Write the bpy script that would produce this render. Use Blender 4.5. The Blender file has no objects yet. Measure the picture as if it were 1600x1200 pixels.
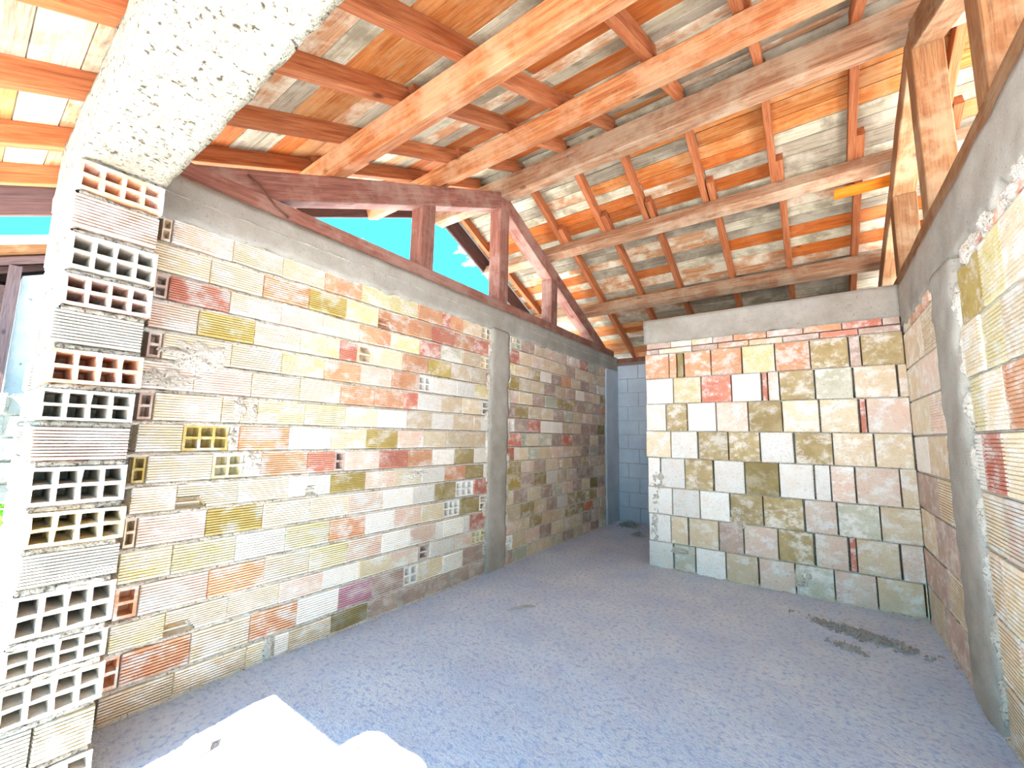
import bpy, bmesh, math, random
from mathutils import Vector, Matrix, noise

random.seed(11)
scene = bpy.context.scene
C = scene.collection

# ---------------------------------------------------------------- camera
FPX = 645.8
RC = Matrix(((0.80804, 0.05720, 0.58634),
             (0.58880, -0.11156, -0.80054),
             (0.01962, 0.99211, -0.12383)))          # camera axes in world axes
CAM = Vector((0, 0, 1.5))
cd = bpy.data.cameras.new('camera'); cam = bpy.data.objects.new('camera', cd); C.objects.link(cam)
cd.sensor_width = 36; cd.lens = FPX / 1600 * 36; cd.clip_start = 0.02; cd.clip_end = 400
cam.matrix_world = Matrix.Translation(CAM) @ RC.to_4x4()
scene.camera = cam

# ---------------------------------------------------------------- world, sun, exposure
SKY_STRENGTH = 2.25
SUN_STRENGTH = 17.0
EXPOSURE = 2.15
w = bpy.data.worlds.new('sky'); scene.world = w; w.use_nodes = True
nt = w.node_tree; nt.nodes.clear()
def WN(t, **k):
    n = nt.nodes.new(t)
    for a, b in k.items(): setattr(n, a, b)
    return n
wo = WN('ShaderNodeOutputWorld'); bg = WN('ShaderNodeBackground'); tc = WN('ShaderNodeTexCoord')
sep = WN('ShaderNodeSeparateXYZ'); rp = WN('ShaderNodeValToRGB'); mp = WN('ShaderNodeMapping')
nz = WN('ShaderNodeTexNoise'); cr = WN('ShaderNodeValToRGB'); mx = WN('ShaderNodeMixRGB')
mp.inputs['Scale'].default_value = (1, 1, 2.2); mp.inputs['Location'].default_value = (0.35, 0.1, 0.2)
nz.inputs['Scale'].default_value = 6.5; nz.inputs['Detail'].default_value = 8; nz.inputs['Roughness'].default_value = .55
rp.color_ramp.elements[0].position = 0.0; rp.color_ramp.elements[0].color = (.02, .35, .53, 1)
rp.color_ramp.elements[1].position = 0.7; rp.color_ramp.elements[1].color = (.015, .26, .58, 1)
cr.color_ramp.elements[0].position = .58; cr.color_ramp.elements[0].color = (0, 0, 0, 1)
cr.color_ramp.elements[1].position = .72; cr.color_ramp.elements[1].color = (1, 1, 1, 1)
mx.inputs[2].default_value = (1, 1, 1, 1)
L = nt.links.new
L(tc.outputs['Generated'], sep.inputs[0]); L(sep.outputs[2], rp.inputs[0])
L(tc.outputs['Generated'], mp.inputs[0]); L(mp.outputs[0], nz.inputs['Vector']); L(nz.outputs[0], cr.inputs[0])
L(cr.outputs[0], mx.inputs[0]); L(rp.outputs[0], mx.inputs[1]); L(mx.outputs[0], bg.inputs[0])
bg.inputs[1].default_value = SKY_STRENGTH; L(bg.outputs[0], wo.inputs[0])

sd = bpy.data.lights.new('sun', 'SUN'); sun = bpy.data.objects.new('sun', sd); C.objects.link(sun)
sd.energy = SUN_STRENGTH; sd.angle = math.radians(.6); sd.color = (1, .98, .95)
sun.rotation_euler = Vector((-.175, 1, -1.35)).to_track_quat('-Z', 'Y').to_euler()

vs = scene.view_settings
vs.view_transform = 'Standard'; vs.look = 'None'; vs.exposure = EXPOSURE; vs.gamma = 1; vs.use_curve_mapping = False
scene.cycles.max_bounces = 14; scene.cycles.diffuse_bounces = 10

# ---------------------------------------------------------------- helpers
def srgb(r, g, b):
    f = lambda c: (c / 255 / 12.92) if c / 255 <= .04045 else ((c / 255 + .055) / 1.055) ** 2.4
    return (f(r), f(g), f(b), 1)

def newmat(name):
    m = bpy.data.materials.new(name); m.use_nodes = True
    n = m.node_tree.nodes; b = n['Principled BSDF']
    b.inputs['Specular IOR Level'].default_value = .15; b.inputs['Roughness'].default_value = .9
    return m, m.node_tree, b

def nd(t, typ, **k):
    n = t.nodes.new(typ)
    for a, b in k.items():
        if a in n.inputs: n.inputs[a].default_value = b
        else: setattr(n, a, b)
    return n

def ramp(t, src, p0, p1, c0=(0, 0, 0, 1), c1=(1, 1, 1, 1)):
    r = t.nodes.new('ShaderNodeValToRGB'); e = r.color_ramp.elements
    e[0].position = p0; e[0].color = c0; e[1].position = p1; e[1].color = c1
    t.links.new(src, r.inputs[0]); return r.outputs[0]

def mix(t, fac, a, b, mode='MIX'):
    n = t.nodes.new('ShaderNodeMixRGB'); n.blend_type = mode
    for i, v in ((0, fac), (1, a), (2, b)):
        if isinstance(v, (int, float)): n.inputs[i].default_value = v
        elif isinstance(v, tuple): n.inputs[i].default_value = v
        else: t.links.new(v, n.inputs[i])
    return n.outputs[0]

def worldpos(t, rand=True, scale=(1, 1, 1), obj=False):
    """surface position, shifted by a per-object random amount"""
    if obj:
        g = t.nodes.new('ShaderNodeTexCoord').outputs['Object']
    else:
        g = t.nodes.new('ShaderNodeNewGeometry').outputs['Position']
    m = t.nodes.new('ShaderNodeMapping'); m.inputs['Scale'].default_value = scale
    if rand:
        oi = t.nodes.new('ShaderNodeObjectInfo'); mu = nd(t, 'ShaderNodeMath', operation='MULTIPLY'); mu.inputs[1].default_value = 37.0
        t.links.new(oi.outputs['Random'], mu.inputs[0])
        add = nd(t, 'ShaderNodeVectorMath', operation='ADD'); t.links.new(g, add.inputs[0]); t.links.new(mu.outputs[0], add.inputs[1])
        g = add.outputs[0]
    t.links.new(g, m.inputs[0]); return m.outputs[0]

def bump(t, b, h, strength=.4, dist=.01):
    bn = nd(t, 'ShaderNodeBump'); bn.inputs['Strength'].default_value = strength; bn.inputs['Distance'].default_value = dist
    t.links.new(h, bn.inputs['Height']); t.links.new(bn.outputs[0], b.inputs['Normal'])

def brick_mat(name, rgb, rgb2, white=.35):
    m, t, b = newmat(name)
    p = worldpos(t)
    n1 = nd(t, 'ShaderNodeTexNoise', Scale=6.0, Detail=6.0, Roughness=.65); t.links.new(p, n1.inputs['Vector'])
    p2 = worldpos(t, scale=(1.3, 1.1, 1.7))
    n2 = nd(t, 'ShaderNodeTexNoise', Scale=5.5, Detail=10.0, Roughness=.72); t.links.new(p2, n2.inputs['Vector'])
    n3 = nd(t, 'ShaderNodeTexNoise', Scale=110.0, Detail=4.0, Roughness=.7); t.links.new(p, n3.inputs['Vector'])
    n4 = nd(t, 'ShaderNodeTexNoise', Scale=26.0, Detail=6.0, Roughness=.7); t.links.new(p2, n4.inputs['Vector'])
    base = mix(t, ramp(t, n1.outputs[0], .38, .62), srgb(*rgb), srgb(*rgb2))
    wfac = nd(t, 'ShaderNodeMath', operation='MULTIPLY'); wfac.inputs[1].default_value = min(1, white * 1.9)
    t.links.new(ramp(t, n2.outputs[0], .49, .60), wfac.inputs[0])
    c = mix(t, wfac.outputs[0], base, srgb(244, 238, 228))
    d2 = nd(t, 'ShaderNodeMath', operation='MULTIPLY'); d2.inputs[1].default_value = .45
    t.links.new(ramp(t, n4.outputs[0], .56, .70), d2.inputs[0])
    c = mix(t, d2.outputs[0], c, srgb(176, 138, 108))
    c = mix(t, ramp(t, n3.outputs[0], .60, .70), c, srgb(140, 112, 88))
    oi = t.nodes.new('ShaderNodeObjectInfo')
    hs = t.nodes.new('ShaderNodeHueSaturation')
    mr = nd(t, 'ShaderNodeMapRange'); mr.inputs[3].default_value = .84; mr.inputs[4].default_value = 1.06
    t.links.new(oi.outputs['Random'], mr.inputs[0]); t.links.new(mr.outputs[0], hs.inputs['Value']); t.links.new(c, hs.inputs['Color'])
    t.links.new(hs.outputs[0], b.inputs['Base Color'])
    bump(t, b, n3.outputs[0], .5, .006)
    return m

BR = {
    'C': brick_mat('brick_cream', (236, 218, 188), (232, 212, 174), .5),
    'P': brick_mat('brick_pink_cream', (234, 200, 178), (234, 214, 190), .5),
    'O': brick_mat('brick_orange', (218, 154, 114), (226, 176, 136), .35),
    'R': brick_mat('brick_red', (206, 124, 102), (216, 148, 122), .35),
    'Y': brick_mat('brick_yellow_cream', (226, 208, 146), (234, 220, 180), .4),
    'L': brick_mat('brick_olive_gold', (184, 156, 84), (200, 174, 108), .28),
    'K': brick_mat('brick_muted_olive', (174, 150, 102), (196, 174, 130), .35),
    'J': brick_mat('brick_cream_darkened', (186, 172, 154), (198, 184, 164), .18),  # cream brick with darkened colour, offsets the strong light on the front pier
    'Q': brick_mat('brick_pink_darkened', (186, 144, 124), (194, 160, 140), .22),  # pink brick darkened likewise, so the brightly lit pier keeps its detail
    'W': brick_mat('brick_white', (244, 238, 226), (240, 228, 212), .6),
    'T': brick_mat('brick_tan', (220, 194, 158), (228, 208, 176), .4),
    'B': brick_mat('brick_brown', (188, 158, 140), (202, 176, 158), .25),
    'D': brick_mat('brick_dark_olive', (150, 130, 84), (166, 146, 98), .12),
    'G': brick_mat('brick_grey_green', (196, 192, 166), (212, 206, 184), .4),
    'V': brick_mat('brick_mauve', (202, 140, 150), (212, 160, 164), .25),
}

def rough_mat(name, c0, c1, speck, sscale=90.0, bscale=120.0, bstr=.6, bd=.01, big=2.0, spk=(.62, .74)):
    m, t, b = newmat(name)
    p = worldpos(t, rand=False)
    n1 = nd(t, 'ShaderNodeTexNoise', Scale=big, Detail=8.0, Roughness=.65); t.links.new(p, n1.inputs['Vector'])
    n2 = nd(t, 'ShaderNodeTexNoise', Scale=sscale, Detail=4.0, Roughness=.6); t.links.new(p, n2.inputs['Vector'])
    n3 = nd(t, 'ShaderNodeTexNoise', Scale=bscale, Detail=4.0, Roughness=.65); t.links.new(p, n3.inputs['Vector'])
    c = mix(t, ramp(t, n1.outputs[0], .35, .65), srgb(*c0), srgb(*c1))
    c = mix(t, ramp(t, n2.outputs[0], spk[0], spk[1]), c, srgb(*speck))
    t.links.new(c, b.inputs['Base Color'])
    bump(t, b, n3.outputs[0], bstr, bd)
    return m

M_MORTAR = rough_mat('mortar', (206, 192, 172), (230, 220, 204), (128, 108, 92), 60, 75, 1.0, .02, 3, (.56, .68))
M_MORTAR2 = rough_mat('grey_mortar', (150, 138, 122), (176, 166, 150), (92, 80, 68), 60, 75, 1.0, .02, 3, (.52, .64))
M_CONC = rough_mat('grey_concrete', (150, 141, 127), (172, 164, 151), (114, 105, 92), 55, 80, .5, .008, 3)
M_LINTEL = rough_mat('pale_rough_concrete', (142, 133, 113), (162, 154, 134), (70, 60, 47), 42, 60, 1.0, .02, 5, (.56, .66))
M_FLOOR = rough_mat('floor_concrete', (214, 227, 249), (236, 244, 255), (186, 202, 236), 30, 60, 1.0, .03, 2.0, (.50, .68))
M_BLOCK = rough_mat('grey_block', (172, 182, 190), (194, 202, 208), (140, 146, 152), 60, 90, .4, .006, 2)
M_YARD = rough_mat('yard_ground', (198, 198, 198), (212, 212, 212), (170, 168, 164), 8, 30, .6, .02, .6)
M_PLASTER = rough_mat('white_plaster', (150, 150, 144), (176, 174, 168), (96, 94, 88), 12, 16, .8, .03, 1.5)
M_STONE = rough_mat('grey_stone', (116, 114, 104), (138, 134, 124), (80, 80, 72), 6, 10, .8, .03, 1.5)
M_TILE = rough_mat('roof_tile', (186, 168, 150), (206, 190, 172), (130, 116, 100), 10, 20, .5, .01, 2)
M_DEBRIS = rough_mat('debris', (158, 150, 142), (186, 180, 172), (118, 110, 102), 40, 60, .6, .01, 8)
M_RUST = rough_mat('rusty_steel', (96, 62, 50), (120, 78, 60), (60, 40, 34), 60, 80, .4, .004, 8)

def wood_mat(name, c0, c1, knot, stain=None, stain_amt=.0, axis=0, lo=.4, hi=.62):
    m, t, b = newmat(name)
    sc = [9.0, 9.0, 9.0]; sc[axis] = .7
    p = worldpos(t, obj=True, scale=tuple(sc))
    n1 = nd(t, 'ShaderNodeTexNoise', Scale=3.2, Detail=8.0, Roughness=.65, Distortion=.6); t.links.new(p, n1.inputs['Vector'])
    p2 = worldpos(t, obj=True)
    n2 = nd(t, 'ShaderNodeTexNoise', Scale=2.6, Detail=6.0, Roughness=.65); t.links.new(p2, n2.inputs['Vector'])
    s3 = [4.2, 4.2, 4.2]; s3[axis] = 2.0
    p3 = worldpos(t, obj=True, scale=tuple(s3))
    v = nd(t, 'ShaderNodeTexVoronoi', Scale=1.0); t.links.new(p3, v.inputs['Vector'])
    c = mix(t, ramp(t, n1.outputs[0], lo, hi), srgb(*c0), srgb(*c1))
    c = mix(t, ramp(t, v.outputs['Distance'], .05, .12, (1, 1, 1, 1), (0, 0, 0, 1)), c, srgb(*knot))
    sg = [60.0, 60.0, 60.0]; sg[axis] = 2.0
    p4 = worldpos(t, obj=True, scale=tuple(sg)); n4 = nd(t, 'ShaderNodeTexNoise', Scale=2.0, Detail=4.0, Roughness=.6); t.links.new(p4, n4.inputs['Vector'])
    c = mix(t, ramp(t, n4.outputs[0], .50, .66, (0, 0, 0, 1), (.55, .55, .55, 1)), c, srgb(*knot))
    if stain:
        f = nd(t, 'ShaderNodeMath', operation='MULTIPLY'); f.inputs[1].default_value = stain_amt
        t.links.new(ramp(t, n2.outputs[0], .46, .60), f.inputs[0])
        c = mix(t, f.outputs[0], c, srgb(*stain))
    oi = t.nodes.new('ShaderNodeObjectInfo'); hs = t.nodes.new('ShaderNodeHueSaturation')
    mr = nd(t, 'ShaderNodeMapRange'); mr.inputs[3].default_value = .68; mr.inputs[4].default_value = .92
    t.links.new(oi.outputs['Random'], mr.inputs[0]); t.links.new(mr.outputs[0], hs.inputs['Value']); t.links.new(c, hs.inputs['Color'])
    t.links.new(hs.outputs[0], b.inputs['Base Color'])
    b.inputs['Roughness'].default_value = .75
    bump(t, b, n1.outputs[0], .3, .004)
    return m

W_BEAM = wood_mat('pine_beam', (188, 104, 56), (214, 146, 94), (104, 56, 34), (226, 186, 144), .45)
W_BEAM2 = wood_mat('grey_pine_beam', (156, 108, 78), (190, 146, 110), (100, 66, 48), (206, 184, 154), .5)
W_RAFTER = wood_mat('pine_rafter', (176, 96, 54), (196, 122, 78), (104, 54, 34))
W_TRUSS = wood_mat('red_brown_truss', (140, 88, 72), (164, 110, 92), (90, 54, 44), (196, 164, 146), .35)
W_TRUSS2 = wood_mat('tan_truss', (142, 92, 56), (164, 116, 76), (92, 58, 36), (206, 178, 140), .35)
W_DARK = wood_mat('dark_barge', (110, 84, 80), (132, 100, 92), (70, 50, 46))
BOARDS = [wood_mat('board_orange', (186, 104, 44), (208, 136, 76), (112, 60, 32), (222, 176, 122), .4),
          wood_mat('board_pale', (200, 184, 150), (224, 212, 184), (140, 116, 88), (140, 122, 96), .8),
          wood_mat('board_grey', (144, 126, 104), (176, 160, 134), (100, 84, 66), (204, 190, 164), .6),
          wood_mat('board_deep_orange', (180, 88, 32), (200, 112, 48), (104, 50, 24), (206, 150, 100), .3),
          wood_mat('board_mottled', (190, 124, 78), (208, 168, 128), (120, 74, 44), (228, 214, 184), .95)]
W_BRIGHT = wood_mat('fresh_orange_board', (232, 120, 24), (240, 140, 40), (170, 84, 20))

# ---- mesh builders
def mesh_obj(name, verts, faces, mat, parent=None, smooth=False):
    me = bpy.data.meshes.new(name); me.from_pydata([tuple(v) for v in verts], [], faces); me.update()
    if smooth:
        for p in me.polygons: p.use_smooth = True
    o = bpy.data.objects.new(name, me); C.objects.link(o)
    if mat: me.materials.append(mat)
    if parent: o.parent = parent
    return o

BOXF = [(0, 3, 2, 1), (4, 5, 6, 7), (0, 1, 5, 4), (1, 2, 6, 5), (2, 3, 7, 6), (3, 0, 4, 7)]
class MB:
    def __init__(s): s.v = []; s.f = []
    def box(s, x0, x1, y0, y1, z0, z1):
        n = len(s.v)
        s.v += [(x0, y0, z0), (x1, y0, z0), (x1, y1, z0), (x0, y1, z0), (x0, y0, z1), (x1, y0, z1), (x1, y1, z1), (x0, y1, z1)]
        s.f += [tuple(n + i for i in q) for q in BOXF]; return s
    def prism(s, poly, axis, a, b):
        """polygon (list of 2-tuples) extruded along axis from a to b"""
        n = len(s.v); k = len(poly)
        for c in (a, b):
            for p in poly:
                q = list(p); q.insert(axis, c); s.v.append(tuple(q))
        s.f += [tuple(n + i for i in range(k))[::-1], tuple(n + k + i for i in range(k))]
        s.f += [(n + i, n + (i + 1) % k, n + k + (i + 1) % k, n + k + i) for i in range(k)]
        return s
    def build(s, name, mat, parent=None, smooth=False):
        o = mesh_obj(name, s.v, s.f, mat, parent, smooth)
        bm = bmesh.new(); bm.from_mesh(o.data); bmesh.ops.recalc_face_normals(bm, faces=bm.faces); bm.to_mesh(o.data); bm.free()
        return o

def empty(name, loc=(0, 0, 0), parent=None):
    o = bpy.data.objects.new(name, None); C.objects.link(o); o.location = loc; o.empty_display_size = .1
    if parent: o.parent = parent
    return o

def tag(o, label, cat, group=None):
    o['label'] = label; o['category'] = cat
    if group: o['group'] = group
    return o

def struct(o, label=None):
    o['kind'] = 'structure'
    if label: o['label'] = label
    return o

def beam(name, p0, p1, wdt, hgt, up, mat, parent=None, bev=.006, jit=.003):
    """rectangular timber from p0 to p1 (centre of the bottom face), local X along it"""
    p0 = Vector(p0); p1 = Vector(p1); ax = p1 - p0; ln = ax.length; ax.normalize()
    up = Vector(up); up = (up - ax * up.dot(ax)).normalized(); sd_ = up.cross(ax)
    hw = wdt / 2; b = bev
    prof = [(-hw + b, 0), (hw - b, 0), (hw, b), (hw, hgt - b), (hw - b, hgt), (-hw + b, hgt), (-hw, hgt - b), (-hw, b)]
    nseg = max(1, int(ln / .35)); vs_ = []; fs = []
    for i in range(nseg + 1):
        x = ln * i / nseg
        jy = random.uniform(-jit, jit); jz = random.uniform(-jit, jit) * .5
        for (y, z) in prof: vs_.append((x, y + jy, z + jz))
    k = 8
    for i in range(nseg):
        for j in range(k):
            a = i * k + j; c = i * k + (j + 1) % k
            fs.append((a, c, c + k, a + k))
    fs.append(tuple(range(k))[::-1]); fs.append(tuple(nseg * k + j for j in range(k)))
    o = mesh_obj(name, vs_, fs, mat, parent)
    m = Matrix((ax, sd_, up)).transposed().to_4x4(); m.translation = p0
    o.matrix_basis = m
    bm = bmesh.new(); bm.from_mesh(o.data); bmesh.ops.recalc_face_normals(bm, faces=bm.faces); bm.to_mesh(o.data); bm.free()
    return o

# ---- picture direction -> point on a known wall plane (only used to read brick joints off known walls)
def on_plane(px, py, axis, val):
    r = RC @ Vector((px - 800, -(py - 600), -FPX))
    t = (val - CAM[axis]) / r[axis]
    return CAM + r * t

def fbm(x, y, z=0., s=1., o=3):
    v = 0; a = 1; t = 0
    for i in range(o):
        v += a * noise.noise((x * s, y * s, z * s)); t += a; a *= .5; s *= 2.1
    return v / t

class Frame:
    """wall frame: u along the wall, n out of the wall"""
    def __init__(s, axis, base, nsign):
        s.axis = axis; s.base = base; s.n = nsign      # axis = normal axis (0: X wall, 1: Y wall)
    def P(s, u, z, d):
        c = s.base + s.n * d
        return (c, u, z) if s.axis == 0 else (u, c, z)
    def brick_matrix(s, u0, u1, z0, z1, dep, d):
        nv = Vector((s.n, 0, 0)) if s.axis == 0 else Vector((0, s.n, 0))
        uv = Vector((0, 1, 0)) if s.axis == 0 else Vector((1, 0, 0))
        start = u0
        if uv.cross(-nv).z < 0: uv = -uv; start = u1
        m = Matrix((uv * (u1 - u0), -nv * dep, Vector((0, 0, z1 - z0)))).transposed().to_4x4()
        m.translation = Vector(s.P(start, z0, d)); return m

# ---- unit bricks (x: length, y: depth from the front, z: height)
def unit_ribbed(nr=9, gd=.115):
    v = []; f = []
    prof = [(0.0, .035), (.02, 0.0)]
    z = .06; pitch = (.94 - .06) / nr
    for i in range(nr):
        a = z + i * pitch
        prof += [(a + pitch * .30, 0), (a + pitch * .36, gd), (a + pitch * .62, gd), (a + pitch * .68, 0)]
    prof += [(.98, 0), (1.0, .035)]
    ux = [(0, .035), (.012, 0), (.988, 0), (1, .035)]
    n = len(prof)
    for (u, du) in ux:
        for (zz, dd) in prof: v.append((u, max(du, dd) if du else dd, zz))
    for i in range(3):
        for j in range(n - 1):
            a = i * n + j; f.append((a, a + n, a + n + 1, a + 1))
    # sides and back as a box shell
    b = len(v)
    v += [(0, 1, 0), (1, 1, 0), (1, 1, 1), (0, 1, 1)]
    f += [(0, b, b + 1, 3 * n), (n - 1, 4 * n - 1, b + 2, b + 3)]
    f += [tuple(list(range(0, n)) + [b + 3, b]), tuple(list(range(4 * n - 1, 3 * n - 1, -1)) + [b + 1, b + 2])]
    return v, f

def unit_flat():
    v = [(0, .03, 0), (1, .03, 0), (1, .03, 1), (0, .03, 1), (.02, 0, .025), (.98, 0, .02), (.98, 0, .975), (.02, 0, .98),
         (0, 1, 0), (1, 1, 0), (1, 1, 1), (0, 1, 1)]
    f = [(4, 5, 6, 7), (0, 1, 5, 4), (1, 2, 6, 5), (2, 3, 7, 6), (3, 0, 4, 7), (0, 8, 9, 1), (1, 9, 10, 2), (2, 10, 11, 3), (3, 11, 8, 0)]
    return v, f

def unit_holes(nx, nz, tx, tz, rnd):
    """face with nx x nz rectangular cells that run into the brick"""
    def breaks(n, t):
        cell = (1 - t * (n + 1)) / n; r = [0]
        for i in range(n): r += [t + i * (cell + t), t + i * (cell + t) + cell]
        return r + [1]
    U = breaks(nx, tx); Z = breaks(nz, tz); v = []; f = []; idx = {}
    def V(x, y, z):
        k = (round(x, 4), round(y, 4), round(z, 4))
        if k not in idx:
            idx[k] = len(v)
            inner = 0 < x < 1 and 0 < z < 1
            jx = rnd.uniform(-.008, .008) if inner else 0; jz = rnd.uniform(-.014, .014) if inner else 0
            v.append((x + jx, y + (rnd.uniform(0, .02) if y == 0 else 0), z + jz))
        return idx[k]
    for i in range(len(U) - 1):
        for j in range(len(Z) - 1):
            a, b, c, d = (U[i], Z[j]), (U[i + 1], Z[j]), (U[i + 1], Z[j + 1]), (U[i], Z[j + 1])
            if i % 2 and j % 2:
                q = [a, b, c, d]
                for k in range(4):
                    p, r = q[k], q[(k + 1) % 4]
                    f.append((V(p[0], 0, p[1]), V(r[0], 0, r[1]), V(r[0], .85, r[1]), V(p[0], .85, p[1])))
                f.append(tuple(V(p[0], .85, p[1]) for p in q))
            else:
                f.append(tuple(V(p[0], 0, p[1]) for p in (a, b, c, d)))
    def side(pts):
        f.append(tuple(pts))
    side([V(x, 0, 0) for x in U] + [V(1, 1, 0), V(0, 1, 0)])
    side([V(x, 0, 1) for x in U] + [V(1, 1, 1), V(0, 1, 1)])
    side([V(0, 0, z) for z in Z] + [V(0, 1, 1), V(0, 1, 0)])
    side([V(1, 0, z) for z in Z] + [V(1, 1, 1), V(1, 1, 0)])
    return v, f

def unit_broken():
    """ribbed brick whose lower corner is broken off so that the cells behind show"""
    v = []; f = []
    def quad(*p):
        n = len(v); v.extend(p); f.append(tuple(range(n, n + len(p))))
    nx0, nz0 = .36, .46
    nr = 9; z = .06; pitch = .88 / nr
    prof = [(0.0, 0)]
    for i in range(nr):
        a = z + i * pitch
        prof += [(a + pitch * .3, 0), (a + pitch * .36, .115), (a + pitch * .62, .115), (a + pitch * .68, 0)]
    prof += [(1.0, 0)]
    for (za, da), (zb, db) in zip(prof, prof[1:]):
        zm = (za + zb) / 2
        x0 = 0 if zm > nz0 else nx0 + .12 * (1 - zm / nz0)
        quad((x0, da, za), (1, da, za), (1, db, zb), (x0, db, zb))
    # cavity
    quad((0, .6, 0), (nx0 + .14, .6, 0), (nx0 + .14, .6, nz0), (0, .6, nz0))
    quad((0, 0, nz0), (nx0, 0, nz0), (nx0, .6, nz0), (0, .6, nz0))
    quad((nx0 + .1, 0, 0), (nx0, 0, nz0), (nx0, .6, nz0), (nx0 + .1, .6, 0))
    quad((0, .12, .2), (nx0, .12, .2), (nx0, .6, .2), (0, .6, .2)); quad((0, .12, .2), (nx0, .12, .2), (nx0, .12, .25), (0, .12, .25)); quad((0, .12, .25), (nx0, .12, .25), (nx0, .6, .25), (0, .6, .25))
    quad((0, 0, 1), (1, 0, 1), (1, 1, 1), (0, 1, 1)); quad((0, 0, 0), (1, 0, 0), (1, 1, 0), (0, 1, 0))
    quad((1, 0, 0), (1, 0, 1), (1, 1, 1), (1, 1, 0)); quad((0, .6, 0), (0, .6, nz0), (0, 0, nz0), (0, 0, 1), (0, 1, 1), (0, 1, 0))
    return v, f

rnd = random.Random(3); rr0 = random.Random(21)
_mesh_cache = {}
def brick_mesh(kind, code):
    k = (kind, code)
    if k not in _mesh_cache:
        if kind == 'rib': v, f = unit_ribbed(9)
        elif kind == 'rib12': v, f = unit_ribbed(13, .085)
        elif kind == 'flat': v, f = unit_flat()
        elif kind == 'broken': v, f = unit_broken()
        else:
            nx = int(kind[1]); v, f = unit_holes(nx, 2, .16 / nx + .01, .10, rnd)
        me = bpy.data.meshes.new('brick'); me.from_pydata(v, [], f); me.update()
        bm = bmesh.new(); bm.from_mesh(me)
        if kind not in ('broken',): bmesh.ops.recalc_face_normals(bm, faces=bm.faces)
        bm.to_mesh(me); bm.free()
        me.materials.append(BR[code]); _mesh_cache[k] = me
    return _mesh_cache[k]

def put_brick(fr, parent, kind, code, u0, u1, z0, z1, dep=.11, d=0.0, tilt=.004):
    o = bpy.data.objects.new('brick', brick_mesh(kind, code)); C.objects.link(o); o.parent = parent
    m = fr.brick_matrix(u0, u1, z0, z1, dep, d)
    loc, rot, sca = m.decompose()
    c = Vector(fr.P((u0 + u1) / 2, (z0 + z1) / 2, d))
    tw = Matrix.Translation(c) @ Matrix.Rotation(random.uniform(-tilt, tilt), 4, 'X' if fr.axis == 0 else 'Y') @ Matrix.Translation(-c)
    o.matrix_local = tw @ m
    return o

def mortar_strip(mb, fr, u0, u1, z, hh, dlo, dhi, seed, step=.018):
    """rough bed joint squeezed out between two courses"""
    n = max(2, int((u1 - u0) / step)); prof = [(-.5, 0), (-.3, .7), (0, 1), (.3, .7), (.5, 0)]
    b = len(mb.v)
    for i in range(n + 1):
        u = u0 + (u1 - u0) * i / n
        q = fbm(u * 9, seed * 3.1, z, 1, 4)
        q2 = fbm(u * 45, seed * 7.7, z, 1, 2)
        d = dlo + (dhi - dlo) * min(1, max(0, .45 + q * 1.1)) + q2 * .014
        h = hh * (1 + .5 * fbm(u * 14, seed * 1.7, 5, 1, 2))
        for (a, k) in prof:
            mb.v.append(fr.P(u, z + a * h + q2 * .004, -.03 + (d + .03) * k + .003 * k * noise.noise((u * 120, a * 9, seed))))
    for i in range(n):
        for j in range(4):
            p = b + i * 5 + j; mb.f.append((p, p + 5, p + 6, p + 1))

def rough_slab(name, fr, u0, u1, z0, z1, d, mat, parent, back=.1, step=.03, amp=.006, ju=.0, jz0=.0, jz1=0., seed=0, curve=0):
    nu = max(2, int((u1 - u0) / step)); nz_ = max(2, int((z1 - z0) / step)); v = []; f = []
    for i in range(nu + 1):
        for j in range(nz_ + 1):
            a = i / nu; b = j / nz_
            u = u0 + (u1 - u0) * a; z = z0 + (z1 - z0) * b
            e = 0
            if ju: u += ju * fbm(z * 7, seed + (0 if a < .5 else 9), a, 1, 3) * abs(2 * a - 1) ** 2 * 2
            if jz0: z += jz0 * fbm(u * 8, seed + 3, 0, 1, 4) * (1 - b) ** 2 * 2
            if jz1: z += jz1 * fbm(u * 8, seed + 5, 0, 1, 4) * b ** 2 * 2
            dd = d + amp * fbm(u * 6, z * 6, seed, 1, 4) * 2
            if curve: dd -= curve * abs(2 * a - 1) ** 6
            if i in (0, nu) or j in (0, nz_): dd -= .004
            v.append(fr.P(u, z, dd))
    nzz = nz_ + 1
    for i in range(nu):
        for j in range(nz_): p = i * nzz + j; f.append((p, p + nzz, p + nzz + 1, p + 1))
    ring = [i * nzz for i in range(nu + 1)] + [nu * nzz + j for j in range(1, nzz)] + [i * nzz + nz_ for i in range(nu - 1, -1, -1)] + [j for j in range(nz_ - 1, 0, -1)]
    b = len(v)
    def backp(k):
        x = list(v[k]); x[fr.axis] = fr.base - fr.n * back; return tuple(x)
    v += [backp(k) for k in ring]; m = len(ring)
    for k in range(m): f.append((ring[k], ring[(k + 1) % m], b + (k + 1) % m, b + k))
    f.append(tuple(b + k for k in range(m)))
    o = mesh_obj(name, v, f, mat, parent)
    bm = bmesh.new(); bm.from_mesh(o.data); bmesh.ops.recalc_face_normals(bm, faces=bm.faces); bm.to_mesh(o.data); bm.free()
    for p in o.data.polygons: p.use_smooth = len(p.vertices) == 4
    return o

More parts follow.
